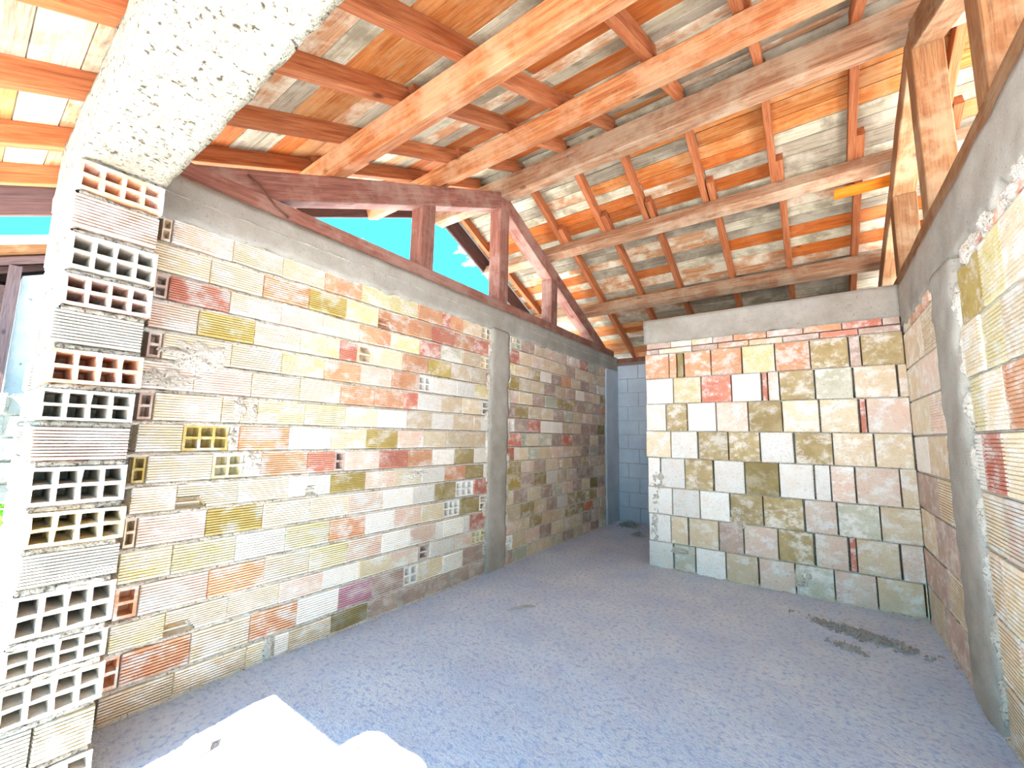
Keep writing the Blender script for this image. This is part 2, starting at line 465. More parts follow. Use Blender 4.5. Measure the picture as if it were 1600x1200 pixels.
# ---------------------------------------------------------------- the setting: ground and floor
def grid_sheet(name, x0, x1, y0, y1, z, mat, step, amp, thick, sc=5.0):
    nx = int((x1 - x0) / step); ny = int((y1 - y0) / step); v = []; f = []
    for i in range(nx + 1):
        for j in range(ny + 1):
            x = x0 + (x1 - x0) * i / nx; y = y0 + (y1 - y0) * j / ny
            v.append((x, y, z + amp * fbm(x * sc, y * sc, 1.3, 1, 4)))
    k = ny + 1
    for i in range(nx):
        for j in range(ny): p = i * k + j; f.append((p, p + k, p + k + 1, p + 1))
    b = len(v); v += [(x0, y0, z - thick), (x1, y0, z - thick), (x1, y1, z - thick), (x0, y1, z - thick)]
    f.append((b, b + 3, b + 2, b + 1))
    f += [tuple([i * k for i in range(nx, -1, -1)] + [b, b + 1]), tuple([nx * k + j for j in range(k - 1, -1, -1)] + [b + 1, b + 2]),
          tuple([i * k + ny for i in range(nx + 1)] + [b + 2, b + 3]), tuple([j for j in range(k)] + [b + 3, b])]
    o = mesh_obj(name, v, f, mat)
    for p in o.data.polygons: p.use_smooth = len(p.vertices) == 4
    return o

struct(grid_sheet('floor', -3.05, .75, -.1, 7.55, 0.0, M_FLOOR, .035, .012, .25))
g = MB(); g.box(-60, 60, -60, 60, -.6, -.2); struct(g.build('ground', M_YARD), 'pale dusty yard around the unfinished house')

# ---------------------------------------------------------------- left wall
FL = Frame(0, -3.0, 1)
ZR = [2.745, 2.58, 2.40, 2.238, 2.062, 1.89, 1.713, 1.537, 1.361, 1.19, 1.03, .85, .669, .487, .334, .148, -.02]

# joints of each course read off the photograph: start x, then (end x, colour, kind)
ROWS = [
 (254, '270H1T 365P 443C 509C 566O 612Y 654Y 692O 704R 724O 753T 770H2C'),
 (226, '330C 413C 484O 542L 592Y 637XO 675O 711R 740O 768R'),
 (241, '264H1B 360R 440C 506P 562C 611O 657Y 689R 723G 752T 769H2C'),
 (233, '310P 398L 470C 532Y 559R 585H1T 630C 669O 705L 736T 760T 769H1R'),
 (231, '254H1B 362C 441C 508Y 564O 613P 655O 676H2W 714W 742W 769Y'),
 (220, '304P 394P 469C 533C 586O 632O 654R 691W 723T 753C 768H1W'),
 (216, '240H1B 347C 376T 403T 477Y 540Y 590C 636W 675T 710W 741T 752T 767W'),
 (213, '286C 359H3L 374W 452O 518W 573C 622L 662P 698C 729T 759T 767W'),
 (207, '229H1L 332C 381H2Y 408W 481O 524R 541H1B 594P 638R 676O 711W 741D 768W'),
 (203, '276C 372XC 451C 479W 516XW 571L 618P 660C 695W 728O 756D 766W'),
 (194, '214H1T 322P 411L 484C 546C 598P 646W 680W 713D 741H3W 766R'),
 (185, '269Y 368Y 446W 515Y 571O 617W 659P 694C 720H3W 749D 764H1W'),
 (178, '217H1O 325P 413O 484C 544Y 597P 641W 681P 693W 724W 734W 761R'),
 (169, '257Y 355XC 436C 504P 562W 611C 654P 672H1B 708W 738P 760H3Y'),
 (158, '187H1O 297O 390T 464O 530W 582V 631B 654H2W 692C 723W 758B'),
 (150, '270T 384T 428C 451W 517T 574D 622B 665B 702B 733B 757B'),
]
def parse(tok):
    i = 0
    while tok[i].isdigit(): i += 1
    x = float(tok[:i]); r = tok[i:]
    if r[0] == 'H': return x, 'H' + r[1], r[2]
    if r[0] == 'X': return x, 'broken', r[1]
    return x, 'rib', r[0]

wl = MB(); wl.box(-3.3, -3.12, .5, 4.0, -.05, 2.78)
for i, z in enumerate(ZR[:-1]): mortar_strip(wl, FL, .52, 3.7, z - .004, .032, -.014, .012, i, .012)
mortar_strip(wl, FL, .52, 3.7, .0, .05, -.004, .03, 77)
wl_front = struct(wl.build('wall_left_front', M_MORTAR, smooth=True), 'mortar of the ribbed hollow brick wall between front pier and grey column')
for i, (xs, txt) in enumerate(ROWS):
    zt, zb = ZR[i], ZR[i + 1]; zm = (zt + zb) / 2
    def ypx(x):
        lo, hi = .2, 9.
        # pixel column -> distance along the wall at this height
        for _ in range(40):
            m = (lo + hi) / 2
            q = RC.transposed() @ (Vector((-3.0, m, zm)) - CAM)
            if 800 + FPX * q.x / -q.z < x: lo = m
            else: hi = m
        return lo
    u = max(.5, ypx(xs))
    for tok in txt.split():
        x, kind, code = parse(tok); u1 = ypx(x)
        if u1 - u < .02: continue
        if kind == 'rib' and u > 2.6 and code in 'DL': kind = 'flat'
        put_brick(FL, wl_front, kind, code, u + .003, u1 - .003, zb + .012, zt - .012, .11, random.uniform(-.004, .005) - (.012 if kind[0] == 'H' else 0))
        u = u1
# smeared mortar on the brick faces
def smear(parent, fr, u, z, ru, rz, d, seed, name='mortar_patch'):
    v = []; f = []; nr, na = 14, 48
    for i in range(nr + 1):
        for j in range(na):
            a = 2 * math.pi * j / na; r = i / nr
            k = 1 + .9 * fbm(math.cos(a) * 2.2, math.sin(a) * 2.2, seed, 1, 4)
            uu = u + ru * r * k * math.cos(a); zz = z + rz * r * k * math.sin(a)
            dd = d * (1 - r ** 3) + .034 * fbm(uu * 22, zz * 22, seed, 1, 4) * (1 - r * .6) - (.012 if i == nr else 0)
            v.append(fr.P(uu, zz, dd))
    for i in range(nr):
        for j in range(na): f.append((i * na + j, i * na + (j + 1) % na, (i + 1) * na + (j + 1) % na, (i + 1) * na + j))
    o = mesh_obj(name, v, f, M_MORTAR, parent, True); return o
smear(wl_front, FL, .87, 1.93, .15, .10, .022, 1)
smear(wl_front, FL, .72, 1.79, .14, .06, .012, 2)
smear(wl_front, FL, 1.12, 1.63, .04, .07, .016, 3)
smear(wl_front, FL, 1.20, 1.62, .03, .07, .014, 4)
smear(wl_front, FL, 1.23, 1.29, .055, .06, .014, 5)
smear(wl_front, FL, 1.10, 1.44, .025, .07, .012, 6)
smear(wl_front, FL, 1.43, .07, .035, .08, .012, 7)
smear(wl_front, FL, 2.63, 1.13, .14, .03, .012, 8)

rough_slab('bond_beam', FL, .48, 7.5, 2.735, 3.01, .012, M_CONC, wl_front, .3, .04, .004, 0, .03, 0, 2)
sv = MB()
mortar_strip(sv, FL, .55, 7.4, 2.885, .016, .014, .022, 55, .03)
sv.build('formwork_seam', M_MORTAR, wl_front, True)
rough_slab('concrete_column', FL, 3.66, 4.02, -.02, 2.76, .022, M_CONC, wl_front, .28, .03, .008, .035, 0, 0, 4, .012)

for k in range(15):      # mortar squeezed out beside the column
    zz = .15 + k * .175 + rr0.uniform(-.05, .05)
    smear(wl_front, FL, (3.64 if k % 2 else 4.045) + rr0.uniform(-.01, .01), zz, rr0.uniform(.02, .035), rr0.uniform(.06, .13), .014, 40 + k)
# rear bay of the left wall
wl2 = MB(); wl2.box(-3.3, -3.12, 4.0, 7.5, -.05, 2.78)
for i, z in enumerate(ZR[:-1]): mortar_strip(wl2, FL, 4.0, 6.95, z - .004, .024, -.010, .006, 30 + i, .03)
mortar_strip(wl2, FL, 4.0, 7.0, .0, .05, -.004, .03, 78)
wl_rear = struct(wl2.build('wall_left_rear', M_MORTAR, smooth=True), 'mortar of the brick wall bay behind the grey column')
rr = random.Random(5)
LEFT_CODES = ['H2C', 'R', 'H2Y', 'L', 'P', 'B', 'H1W', 'R', 'R', 'L', 'L', 'C', 'T', 'P', 'H2W', 'B']
for i in range(16):
    zt, zb = ZR[i], ZR[i + 1]; u = 4.03; k = 0
    while u < 6.93:
        ln = .305 + rr.uniform(-.015, .02)
        kind = 'rib'
        code = rr.choices('OPTBKDCGRW', (3, 4, 7, 6, 3, 1, 3, 2, .4, 1))[0] if i < 6 else rr.choices('TBKDGCPRW', (6, 7, 3, 2, 3, 3, 2, .3, 1))[0]
        if k == 0:
            ln = rr.choice((.15, .22, .3)); c = LEFT_CODES[i]
            if c[0] == 'H': kind = c[:2]; code = c[2]; ln = .14
            else: code = c
        elif rr.random() < .03: kind = 'H1'; ln = .12
        u1 = min(u + ln, 6.94)
        if u1 - u > .05: put_brick(FL, wl_rear, kind, code, u + .004, u1 - .005, zb + .011, zt - .011, .1, rr.uniform(-.004, .004))
        u = u1; k += 1
rough_slab('concrete_column', FL, 6.93, 7.52, -.02, 2.76, .014, M_BLOCK, wl_rear, .28, .04, .004, .01, 0, 0, 9)

# far wall of grey blocks
FF = Frame(1, 7.5, -1)
wf = MB(); wf.box(-3.3, .95, 7.515, 7.75, -.05, 2.92)
for i in range(11): mortar_strip(wf, FF, -3.0, -1.2, .26 * i, .014, -.008, -.002, 90 + i, .05)
w_far = struct(wf.build('wall_far', M_CONC, smooth=True), 'mortar of the grey block wall at the far end of the passage')
BLOCK = bpy.data.meshes.new('block'); vv, ff = unit_flat(); BLOCK.from_pydata(vv, [], ff); BLOCK.materials.append(M_BLOCK)
for i in range(11):
    u = -3.0 - (.2 if i % 2 else 0)
    while u < -1.0:
        o = bpy.data.objects.new('block', BLOCK); C.objects.link(o); o.parent = w_far
        o.matrix_local = FF.brick_matrix(max(u, -3.0) + .003, min(u + .4, -.9) - .003, .26 * i + .003, .26 * i + .257, .1, rr.uniform(-.001, .001)); u += .4

# ---------------------------------------------------------------- partition at the back
FB = Frame(1, 5.15, -1)
ZB = [2.535, 2.23, 1.92, 1.59, 1.272, .925, .611, .295, -.01]
BROWS = [
 '90 210O 250O 285D 420O 575O 740Y 915O 1110K 1170B 1395K',
 '95 232W 370Y 522R 675W 705R 762P 940K 1135G 1357T 1425T',
 '95 195W 302K 447W 607P 777K 965C 1165C 1200R 1428P',
 '95 220C 357W 507K 667K 840W 1030K 1240T 1465T',
 '105 170W 290W 435K 590W 762D 940W 1020W 1145P 1370P 1470T',
 '105 228W 365W 517W 682K 890K 1055P 1270G 1475T',
 '110 220W 310T 460T 585B 757P 942K 1115P 1150R 1375T 1490P',
 '110 235W 345G 497W 662T 845P 1040G 1255P 1498T 1530T',
]
wb = MB(); wb.box(-1.69, .85, 5.262, 5.31, -.05, 2.70)
for i, z in enumerate(ZB[:-1]): mortar_strip(wb, FB, -1.685, .70, z, .016, -.010, .004, 130 + i, .025)
mortar_strip(wb, FB, -1.69, .7, .0, .05, -.004, .025, 170)
w_back = struct(wb.build('wall_back', M_MORTAR, smooth=True), 'mortar of the square-brick partition under the grey lintel')
for i, txt in enumerate(BROWS):
    zt, zb = ZB[i], ZB[i + 1]; zm = (zt + zb) / 2; toks = txt.split()
    py = 600 - FPX * ((RC.transposed() @ (Vector((-.5, 5.15, zm)) - CAM)).y) / -((RC.transposed() @ (Vector((-.5, 5.15, zm)) - CAM)).z)
    def xw(cx):
        px = 980 + cx / 3.2; lo, hi = -3., 2.
        for _ in range(40):
            m = (lo + hi) / 2; q = RC.transposed() @ (Vector((m, 5.15, zm)) - CAM)
            if 800 + FPX * q.x / -q.z < px: lo = m
            else: hi = m
        return lo
    u = xw(float(toks[0]))
    for tok in toks[1:]:
        u1 = min(.70, xw(float(tok[:-1])))
        if tok is toks[-1]: u1 = .715
        if u1 - u > .02: put_brick(FB, w_back, 'flat', tok[-1], u + .004, u1 - rr.uniform(.006, .016), zb + .006, zt - .006, .11, rr.uniform(-.006, .006), .006)
        u = u1
for (zb, zt, txt) in ((2.607, 2.682, '95 215B 320C 425T 528B 695O 880B 1075O 1280R 1375B'), (2.538, 2.603, '92 155B 320C 450B 605O 775T 960B 1155R 1372B')):
    toks = txt.split(); X = lambda cx: -1.685 + (float(cx) - 92) / (1385 - 92) * 2.385 if False else on_plane(980 + float(cx) / 3.2, 520, 1, 5.15).x
    u = max(-1.685, X(toks[0]))
    for tok in toks[1:]:
        u1 = min(.7, X(tok[:-1])); put_brick(FB, w_back, 'flat', tok[-1], u + .004, u1 - .004, zb + .004, zt - .004, .1, rr.uniform(-.005, .006), .012); u = u1
rough_slab('lintel', FB, -1.70, .71, 2.68, 2.985, .012, M_CONC, w_back, .15, .035, .004, .01, .025, 0, 21)
for (u, z, a, b_) in ((-1.62, .45, .05, .2), (-1.6, .75, .05, .16), (-.72, .66, .09, .12), (-1.35, .22, .09, .04), (-1.55, 1.0, .1, .1), (-.2, .15, .12, .09)):
    smear(w_back, FB, u, z, a, b_, .004, u * 7)

# ---------------------------------------------------------------- right wall
FR = Frame(0, .71, -1)
ZRW = [2.50, 2.17, 1.87, 1.565, 1.255, .95, .61, .30, -.01]
wr = MB(); wr.box(.82, 1.0, .2, 7.75, -.05, 2.93)
for i, z in enumerate(ZRW[:-1]): mortar_strip(wr, FR, .3, 5.12, z, .018, -.010, .004, 210 + i, .025)
mortar_strip(wr, FR, .3, 5.15, .0, .06, -.004, .03, 250)
w_right = struct(wr.build('wall_right', M_MORTAR, smooth=True), 'mortar of the right-hand brick wall with a grey column')
RC1 = ['TT', 'PT', 'PC', 'TW', 'TB', 'BT', 'TB', 'BT']
RC2 = ['LYCYTCYP', 'CYTCCYCO', 'YCOCYCTC', 'WRCWYCTC', 'CPCCYCTC', 'TCPTCYCT', 'TPCTYCTC', 'TBTCYTCT']
for i in range(8):
    zt, zb = ZRW[i], ZRW[i + 1]
    u = 3.93
    for k, c in enumerate(RC1[i]):
        u1 = 5.165 if k == len(RC1[i]) - 1 else 4.5 + (.12 if i % 2 else -.1)
        put_brick(FR, w_right, 'rib12' if (k == 0 and i % 2 == 0) else 'flat', c, u + .005, u1 - .005, zb + .008, zt - .008, .1, rr.uniform(-.005, .005))
        u = u1
    u = 3.37; k = 0
    while u > .35:
        ln = .31 + rr.uniform(-.02, .02)
        if k == 0: ln = (.40, .30, .20, .12, .30, .2, .3, .25)[i]
        u0 = max(.32, u - ln)
        c = RC2[i][k % 8]
        put_brick(FR, w_right, 'flat' if (i == 0 and k == 0) else 'rib12', c, u0 + .005, u - .005, zb + .008, zt - .008, .1, rr.uniform(-.006, .006), .008)
        u = u0; k += 1
u = .34
while u < 5.1:      # thin filler tiles under the bond beam
    ln = rr.uniform(.18, .30); u1 = min(u + ln, 5.13)
    if not (3.35 < (u + u1) / 2 < 3.95): put_brick(FR, w_right, 'flat', rr.choice('RORPYB'), u + .004, u1 - .004, 2.51, 2.59, .1, rr.uniform(-.008, .006), .02)
    u = u1
rough_slab('bond_beam', FR, .2, 5.14, 2.585, 2.955, .012, M_CONC, w_right, .3, .04, .005, 0, .05, 0, 31)
rough_slab('concrete_column', FR, 3.40, 3.90, -.02, 2.60, .030, M_CONC, w_right, .28, .03, .008, .05, 0, 0, 33, .02)

for k in range(12):
    smear(w_right, FR, rr0.uniform(1.7, 3.35), 2.53 + rr0.uniform(-.04, .06), rr0.uniform(.04, .1), rr0.uniform(.02, .05), .012, 70 + k)
for k in range(8):
    smear(w_right, FR, 3.39 + rr0.uniform(-.01, .01), .2 + .3 * k, .03, .12, .016, 90 + k)
# ---------------------------------------------------------------- front pier (jamb) and lintel over the opening
FJ = Frame(0, -2.47, 1)
ZJ = [2.655, 2.50, 2.33, 2.15, 1.995, 1.832, 1.666, 1.512, 1.352, 1.174, 1.016, .864, .673, .536, .371, .20, .04, -.12]
JR = ['H4O', 'Q', 'H4J', 'H4Q', 'J', 'H4O', 'H4J', 'Q', 'H4J', 'H4K', 'J', 'H4J', 'H4J', 'H4J', 'K', 'H4J', 'J']
wj = MB(); wj.box(-3.3, -2.765, .236, .494, -.2, 2.66)
for i, z in enumerate(ZJ): mortar_strip(wj, FJ, .232, .498, z - .004, .034, -.02, .004, 300 + i, .012)
FO = Frame(1, .225, -1)
for i, z in enumerate(ZJ): mortar_strip(wj, FO, -3.28, -2.48, z - .004, .034, -.01, .012, 330 + i, .02)
w_jamb = struct(wj.build('wall_front', M_MORTAR2, smooth=True), 'mortar of the stacked hollow brick pier at the open front')
for i, c in enumerate(JR):
    zt, zb = ZJ[i], ZJ[i + 1]
    du = rr.uniform(-.012, .012); d = rr.uniform(-.012, .012)
    if c[0] == 'H': put_brick(FJ, w_jamb, c[:2], c[2], .222 + du, .508 + du, zb + .014, zt - .014, .29, d, .012)
    elif i == 14:
        put_brick(FJ, w_jamb, 'rib', 'J', .222, .33, zb + .014, zt - .014, .29, d); put_brick(FJ, w_jamb, 'rib', c, .338, .505, zb + .014, zt - .014, .29, d)
    else: put_brick(FJ, w_jamb, 'rib', c, .222 + du, .508 + du, zb + .014, zt - .014, .29, d, .008)
    put_brick(FO, w_jamb, 'H3' if i % 3 == 1 else 'rib', c[-1] if c[-1] in 'QJ' else 'J', -3.06, -2.775, zb + .014, zt - .014, .1, rr.uniform(-.01, .01))
    put_brick(FO, w_jamb, 'rib', 'J', -3.30, -3.07, zb + .014, zt - .014, .1, rr.uniform(-.01, .01))

def lintel_mesh():
    x0, x1 = -3.3, 1.0; n = int((x1 - x0) / .03); v = []; f = []
    per = []
    m = 10
    for k in range(m + 1): per.append((.222 + (.512 - .222) * k / m, 2.66))
    for k in range(1, m): per.append((.512, 2.66 + .34 * k / m))
    for k in range(m + 1): per.append((.512 - .29 * k / m, 3.0))
    for k in range(1, m): per.append((.222, 3.0 - .34 * k / m))
    K = len(per)
    for i in range(n + 1):
        x = x0 + (x1 - x0) * i / n
        for (y, z) in per:
            a = .012 * fbm(x * 9, y * 9, z * 9, 1, 4); b_ = .010 * fbm(x * 20, y * 20 + 7, z * 20, 1, 3)
            v.append((x, y + a, z + b_))
    for i in range(n):
        for j in range(K): f.append((i * K + j, i * K + (j + 1) % K, (i + 1) * K + (j + 1) % K, (i + 1) * K + j))
    f.append(tuple(range(K))); f.append(tuple(n * K + j for j in range(K))[::-1])
    o = mesh_obj('concrete_lintel', v, f, M_LINTEL)
    bm = bmesh.new(); bm.from_mesh(o.data); bmesh.ops.recalc_face_normals(bm, faces=bm.faces); bm.to_mesh(o.data); bm.free()
    for p in o.data.polygons: p.use_smooth = len(p.vertices) == 4
    return o
tag(lintel_mesh(), 'wide rough pale concrete beam resting on the hollow brick pier', 'beam')

# ---------------------------------------------------------------- roof
Y0 = 3.87; ZC = 4.553; S = .455; TH = math.atan(S); CT, ST = math.cos(TH), math.sin(TH)
XL, XRR = -4.2, 2.6; YE, YB = -.635, 8.35
def rp_(y, off):
    """point in the roof section: plane at perpendicular offset off above the top chords; y measured on that plane"""
    return ZC - S * abs(y - Y0) + off / CT
def upn(y): return Vector((0, -ST if y < Y0 else ST, CT))
D1 = .17; D2 = .29

# timber trusses on the two side walls
def truss(xin, sgn, label, m1, m2, zpl):
    t = empty('roof_truss', (xin, Y0, zpl)); tag(t, label, 'truss', 'roof trusses')
    xc = xin + sgn * .085
    def B(name, p0, p1, wd, hg, up, m):
        o = beam(name, p0, p1, wd, hg, up, m); o.parent = t
        o.matrix_parent_inverse = Matrix.Translation((-xin, -Y0, -zpl)); return o
    B('bottom_chord', (xc, .62, zpl), (xc, 7.35, zpl), .17, .12, (0, 0, 1), m1)
    for (ya, yb) in ((.55, Y0), (7.35, Y0)):
        n = Vector((0, -ST if ya < Y0 else ST, CT)); h = .20
        a = Vector((xc, ya, rp_(ya, 0))) - n * h; b_ = Vector((xc, yb, rp_(yb, 0))) - n * h
        B('top_chord', a, b_, .168, h, n, m1)
    B('king_post', (xc, Y0 + .01, zpl + .11), (xc, Y0 + .01, ZC - .05), .18, .17, (sgn, 0, 0), m2).location.x = xin
    for yy in (2.64, 5.115):
        B('post', (xc, yy, zpl + .11), (xc, yy, rp_(yy, 0) - .19), .17, .17, (sgn, 0, 0), m2).location.x = xin
    return t
truss(-3.0, -1, 'red-brown timber truss on the long ribbed brick wall, sky showing through', W_TRUSS, W_TRUSS, 3.008)
truss(.71, 1, 'tan timber truss with a stout post above the right-hand wall', W_TRUSS2, W_TRUSS2, 2.953)

PUR = [(1.615, 1, .17, .14, W_BEAM, 'thick orange purlin closest to the pale concrete beam'),
       (2.75, 1, .165, .14, W_BEAM, 'orange purlin with a long crack next to the ridge beam'),
       (4.88, -1, .165, .14, W_BEAM2, 'weathered purlin halfway down the rear roof slope'),
       (6.08, -1, .165, .14, W_BEAM2, 'low dusty purlin just above the brick partition')]
for (y, sg, h, wd, m, lab) in PUR:
    n = upn(y); yc = y + wd / 2 * CT
    p = Vector((XL, yc, rp_(yc, 0)))
    tag(beam('purlin', p, p + Vector((XRR - XL, 0, 0)), wd, h, n, m), lab, 'beam', 'purlins under the rafters')
tag(beam('ridge_beam', (XL, Y0, 4.46), (XRR, Y0, 4.46), .16, .25, (0, 0, 1), W_BEAM2), 'greyish ridge beam at the top where both roof slopes meet', 'beam')
for (yy, lab) in ((7.62, 'rear wall plate lying on the grey block wall'),):
    p = Vector((XL, yy, rp_(yy, 0))); tag(beam('wall_plate', p, p + Vector((XRR - XL, 0, 0)), .14, .17, upn(yy), W_TRUSS), lab, 'beam')

roof = struct(empty('ceiling', (0, Y0, 0)), 'boarded underside of the pitched timber roof')
def part_of(o, par):
    o.parent = par; o.matrix_parent_inverse = Matrix.Translation(-par.location); return o
RX = [-4.02, -3.42, -2.78, -2.14, -1.56, -.87, -.215, .43, 1.07, 1.72, 2.36]
for i, x in enumerate(RX):
    j = (rr.uniform(-.015, .015))
    for (ya, yb, dx) in ((YE, 1.70, 0), (1.66, 2.83, .05 if i % 2 else -.03), (2.80, Y0, .0), (Y0, 5.10, j), (4.74, YB, .07)):
        ym = (ya + yb) / 2; n = upn(ym)
        a = Vector((x + dx, ya, rp_(ya, D1))); b_ = Vector((x + dx, yb, rp_(yb, D1)))
        if yb == Y0: b_.y -= .002
        part_of(beam('rafter', a, b_, .066, .122, n, W_RAFTER, None, .004, .002), roof)
for (ya, yb) in ((YE, Y0), (Y0, YB)):      # barge boards at both gable overhangs
    for x in (XL - .02, XRR + .02):
        n = upn((ya + yb) / 2)
        part_of(beam('barge_board', (x, ya, rp_(ya, .03)), (x, yb, rp_(yb, .03)), .04, .27, n, W_DARK), roof)
# roof boards, running along the ridge
def boards(side):
    n = Vector((0, -ST if side > 0 else ST, CT)); sl = 0
    tot = ((Y0 - YE) if side > 0 else (YB - Y0)) / CT; sl = -.131
    k = 0; last = -1
    while sl < tot:
        wd = min(rr.uniform(.125, .185), tot - sl)
        if wd < .03: break
        # sl measured down from the ridge
        def at(s_, off):
            y = Y0 - side * s_ * CT
            return Vector((0, y, ZC - s_ * ST + 0)) + n * off
        c = at(sl + wd / 2, D2)
        cuts = [XL + .03]; pool = [RX[2] + .03, RX[4] + .03, RX[6] + .03, RX[8] + .03, RX[3] + .03, RX[5] + .03]
        cuts += sorted(rr.sample(pool, 2)); cuts.append(XRR - .03)
        for a, b_ in zip(cuts, cuts[1:]):
            mi = rr.choices(range(5), (5, 3, 3, 3, 2))[0]
            if mi == last: mi = rr.choices(range(5), (5, 3, 3, 3, 2))[0]
            last = mi
            p = Vector((a + .003, c.y, c.z + rr.uniform(-.001, .001))); q = Vector((b_ - .003, c.y, c.z))
            part_of(beam('board', p, q, wd - .006, .024, n, BOARDS[mi], None, .002, 0), roof)
        sl += wd; k += 1
boards(1); boards(-1)
for side in (1, -1):                      # roof covering above the boards
    n = Vector((0, -ST if side > 0 else ST, CT)); ya = YE if side > 0 else YB
    xm = (XL + XRR) / 2; tot = abs(Y0 - ya) / CT
    a = Vector((xm, Y0 - side * (tot + .02) * CT, ZC - (tot + .02) * ST)) + n * (D2 + .026)
    b_ = Vector((xm, Y0, ZC)) + n * (D2 + .026) + Vector((0, side * .13, .06))
    part_of(beam('roof_covering', a, b_, XRR - XL + .1, .06, n, M_TILE, None, .004, 0), roof)

# loose timber under the rear purlin by the right truss
p = Vector((.29, 5.06, rp_(5.06, -.035)))
tag(beam('splice_board', p, p + Vector((.43, 0, 0)), .12, .03, upn(5.1), W_BRIGHT), 'short fresh bright orange board under the rear purlin by the right truss', 'board')

# ---------------------------------------------------------------- loose things on the floor
def tube(name, pts, r, mat, sides=8):
    v = []; f = []
    for i, p in enumerate(pts):
        p = Vector(p); d = (Vector(pts[min(i + 1, len(pts) - 1)]) - Vector(pts[max(i - 1, 0)])).normalized()
        a = d.orthogonal().normalized(); b_ = d.cross(a)
        if i:
            a = (pa - d * pa.dot(d)).normalized(); b_ = d.cross(a)
        pa = a
        rr_ = r[i] if isinstance(r, list) else r
        for k in range(sides):
            t = 2 * math.pi * k / sides; v.append(p + a * math.cos(t) * rr_ + b_ * math.sin(t) * rr_)
    for i in range(len(pts) - 1):
        for k in range(sides): f.append((i * sides + k, i * sides + (k + 1) % sides, (i + 1) * sides + (k + 1) % sides, (i + 1) * sides + k))
    f.append(tuple(range(sides))[::-1]); f.append(tuple((len(pts) - 1) * sides + k for k in range(sides)))
    return mesh_obj(name, v, f, mat, None, True)
tag(tube('twig', [(-2.22, 3.03, .014), (-2.18, 3.10, .022), (-2.13, 3.19, .024), (-2.08, 3.25, .014)], [.004, .008, .008, .004], M_DEBRIS), 'small curved dark twig lying alone on the concrete floor', 'twig')
tag(tube('rebar', [(-2.98, 1.02, 3.20), (-2.965, 1.10, 3.15), (-2.96, 1.20, 3.06), (-2.975, 1.30, 3.02)], .008, M_RUST), 'short bent rusty rod hanging from the truss over the grey bond beam', 'rod')

def debris(name, cx, cy, rx, ry, n, label, seed, h=.05, rot=0):
    r2 = random.Random(seed); mb = MB()
    for i in range(n):
        gx, gy = r2.gauss(0, .45), r2.gauss(0, .5); q = min(1, math.hypot(gx, gy))
        x0 = gx * rx * 1.2; y0 = gy * ry * 1.3
        x = cx + x0 * math.cos(rot) - y0 * math.sin(rot); y = cy + x0 * math.sin(rot) + y0 * math.cos(rot)
        s_ = r2.uniform(.004, .014); z = h * (1 - q) * r2.random()
        m = Matrix.Rotation(r2.uniform(0, 6), 3, Vector((r2.random(), r2.random(), r2.random() + .1)).normalized())
        b0 = len(mb.v)
        for dx in (-1, 1):
            for dy in (-1, 1):
                for dz in (-1, 1):
                    p_ = m @ Vector((dx * s_ * r2.uniform(.7, 2.4), dy * s_ * .5 * r2.uniform(.6, 1.2), dz * s_ * .4))
                    mb.v.append((x + p_.x, y + p_.y, z + .004 + p_.z))
        mb.f += [tuple(b0 + i_ for i_ in q_) for q_ in ((0, 1, 3, 2), (4, 6, 7, 5), (0, 4, 5, 1), (2, 3, 7, 6), (0, 2, 6, 4), (1, 5, 7, 3))]
    o = mb.build(name, M_DEBRIS); tag(o, label, 'debris'); o['kind'] = 'stuff'; return o
debris('debris_pile', -2.66, 7.12, .16, .10, 420, 'heap of dark straw and rubble in the far passage by the grey wall', 1, .10)
debris('debris_pile', -2.30, 6.55, .10, .08, 140, 'small dark tuft of rubble on the passage floor', 2, .05)
debris('debris_pile', .20, 4.42, .30, .07, 620, 'long strip of brown grit on the floor in front of the partition', 3, .03, -.35)
debris('debris_pile', .10, 4.10, .10, .04, 110, 'thin scatter of dark grit beside the long grit strip', 4, .015, -.3)

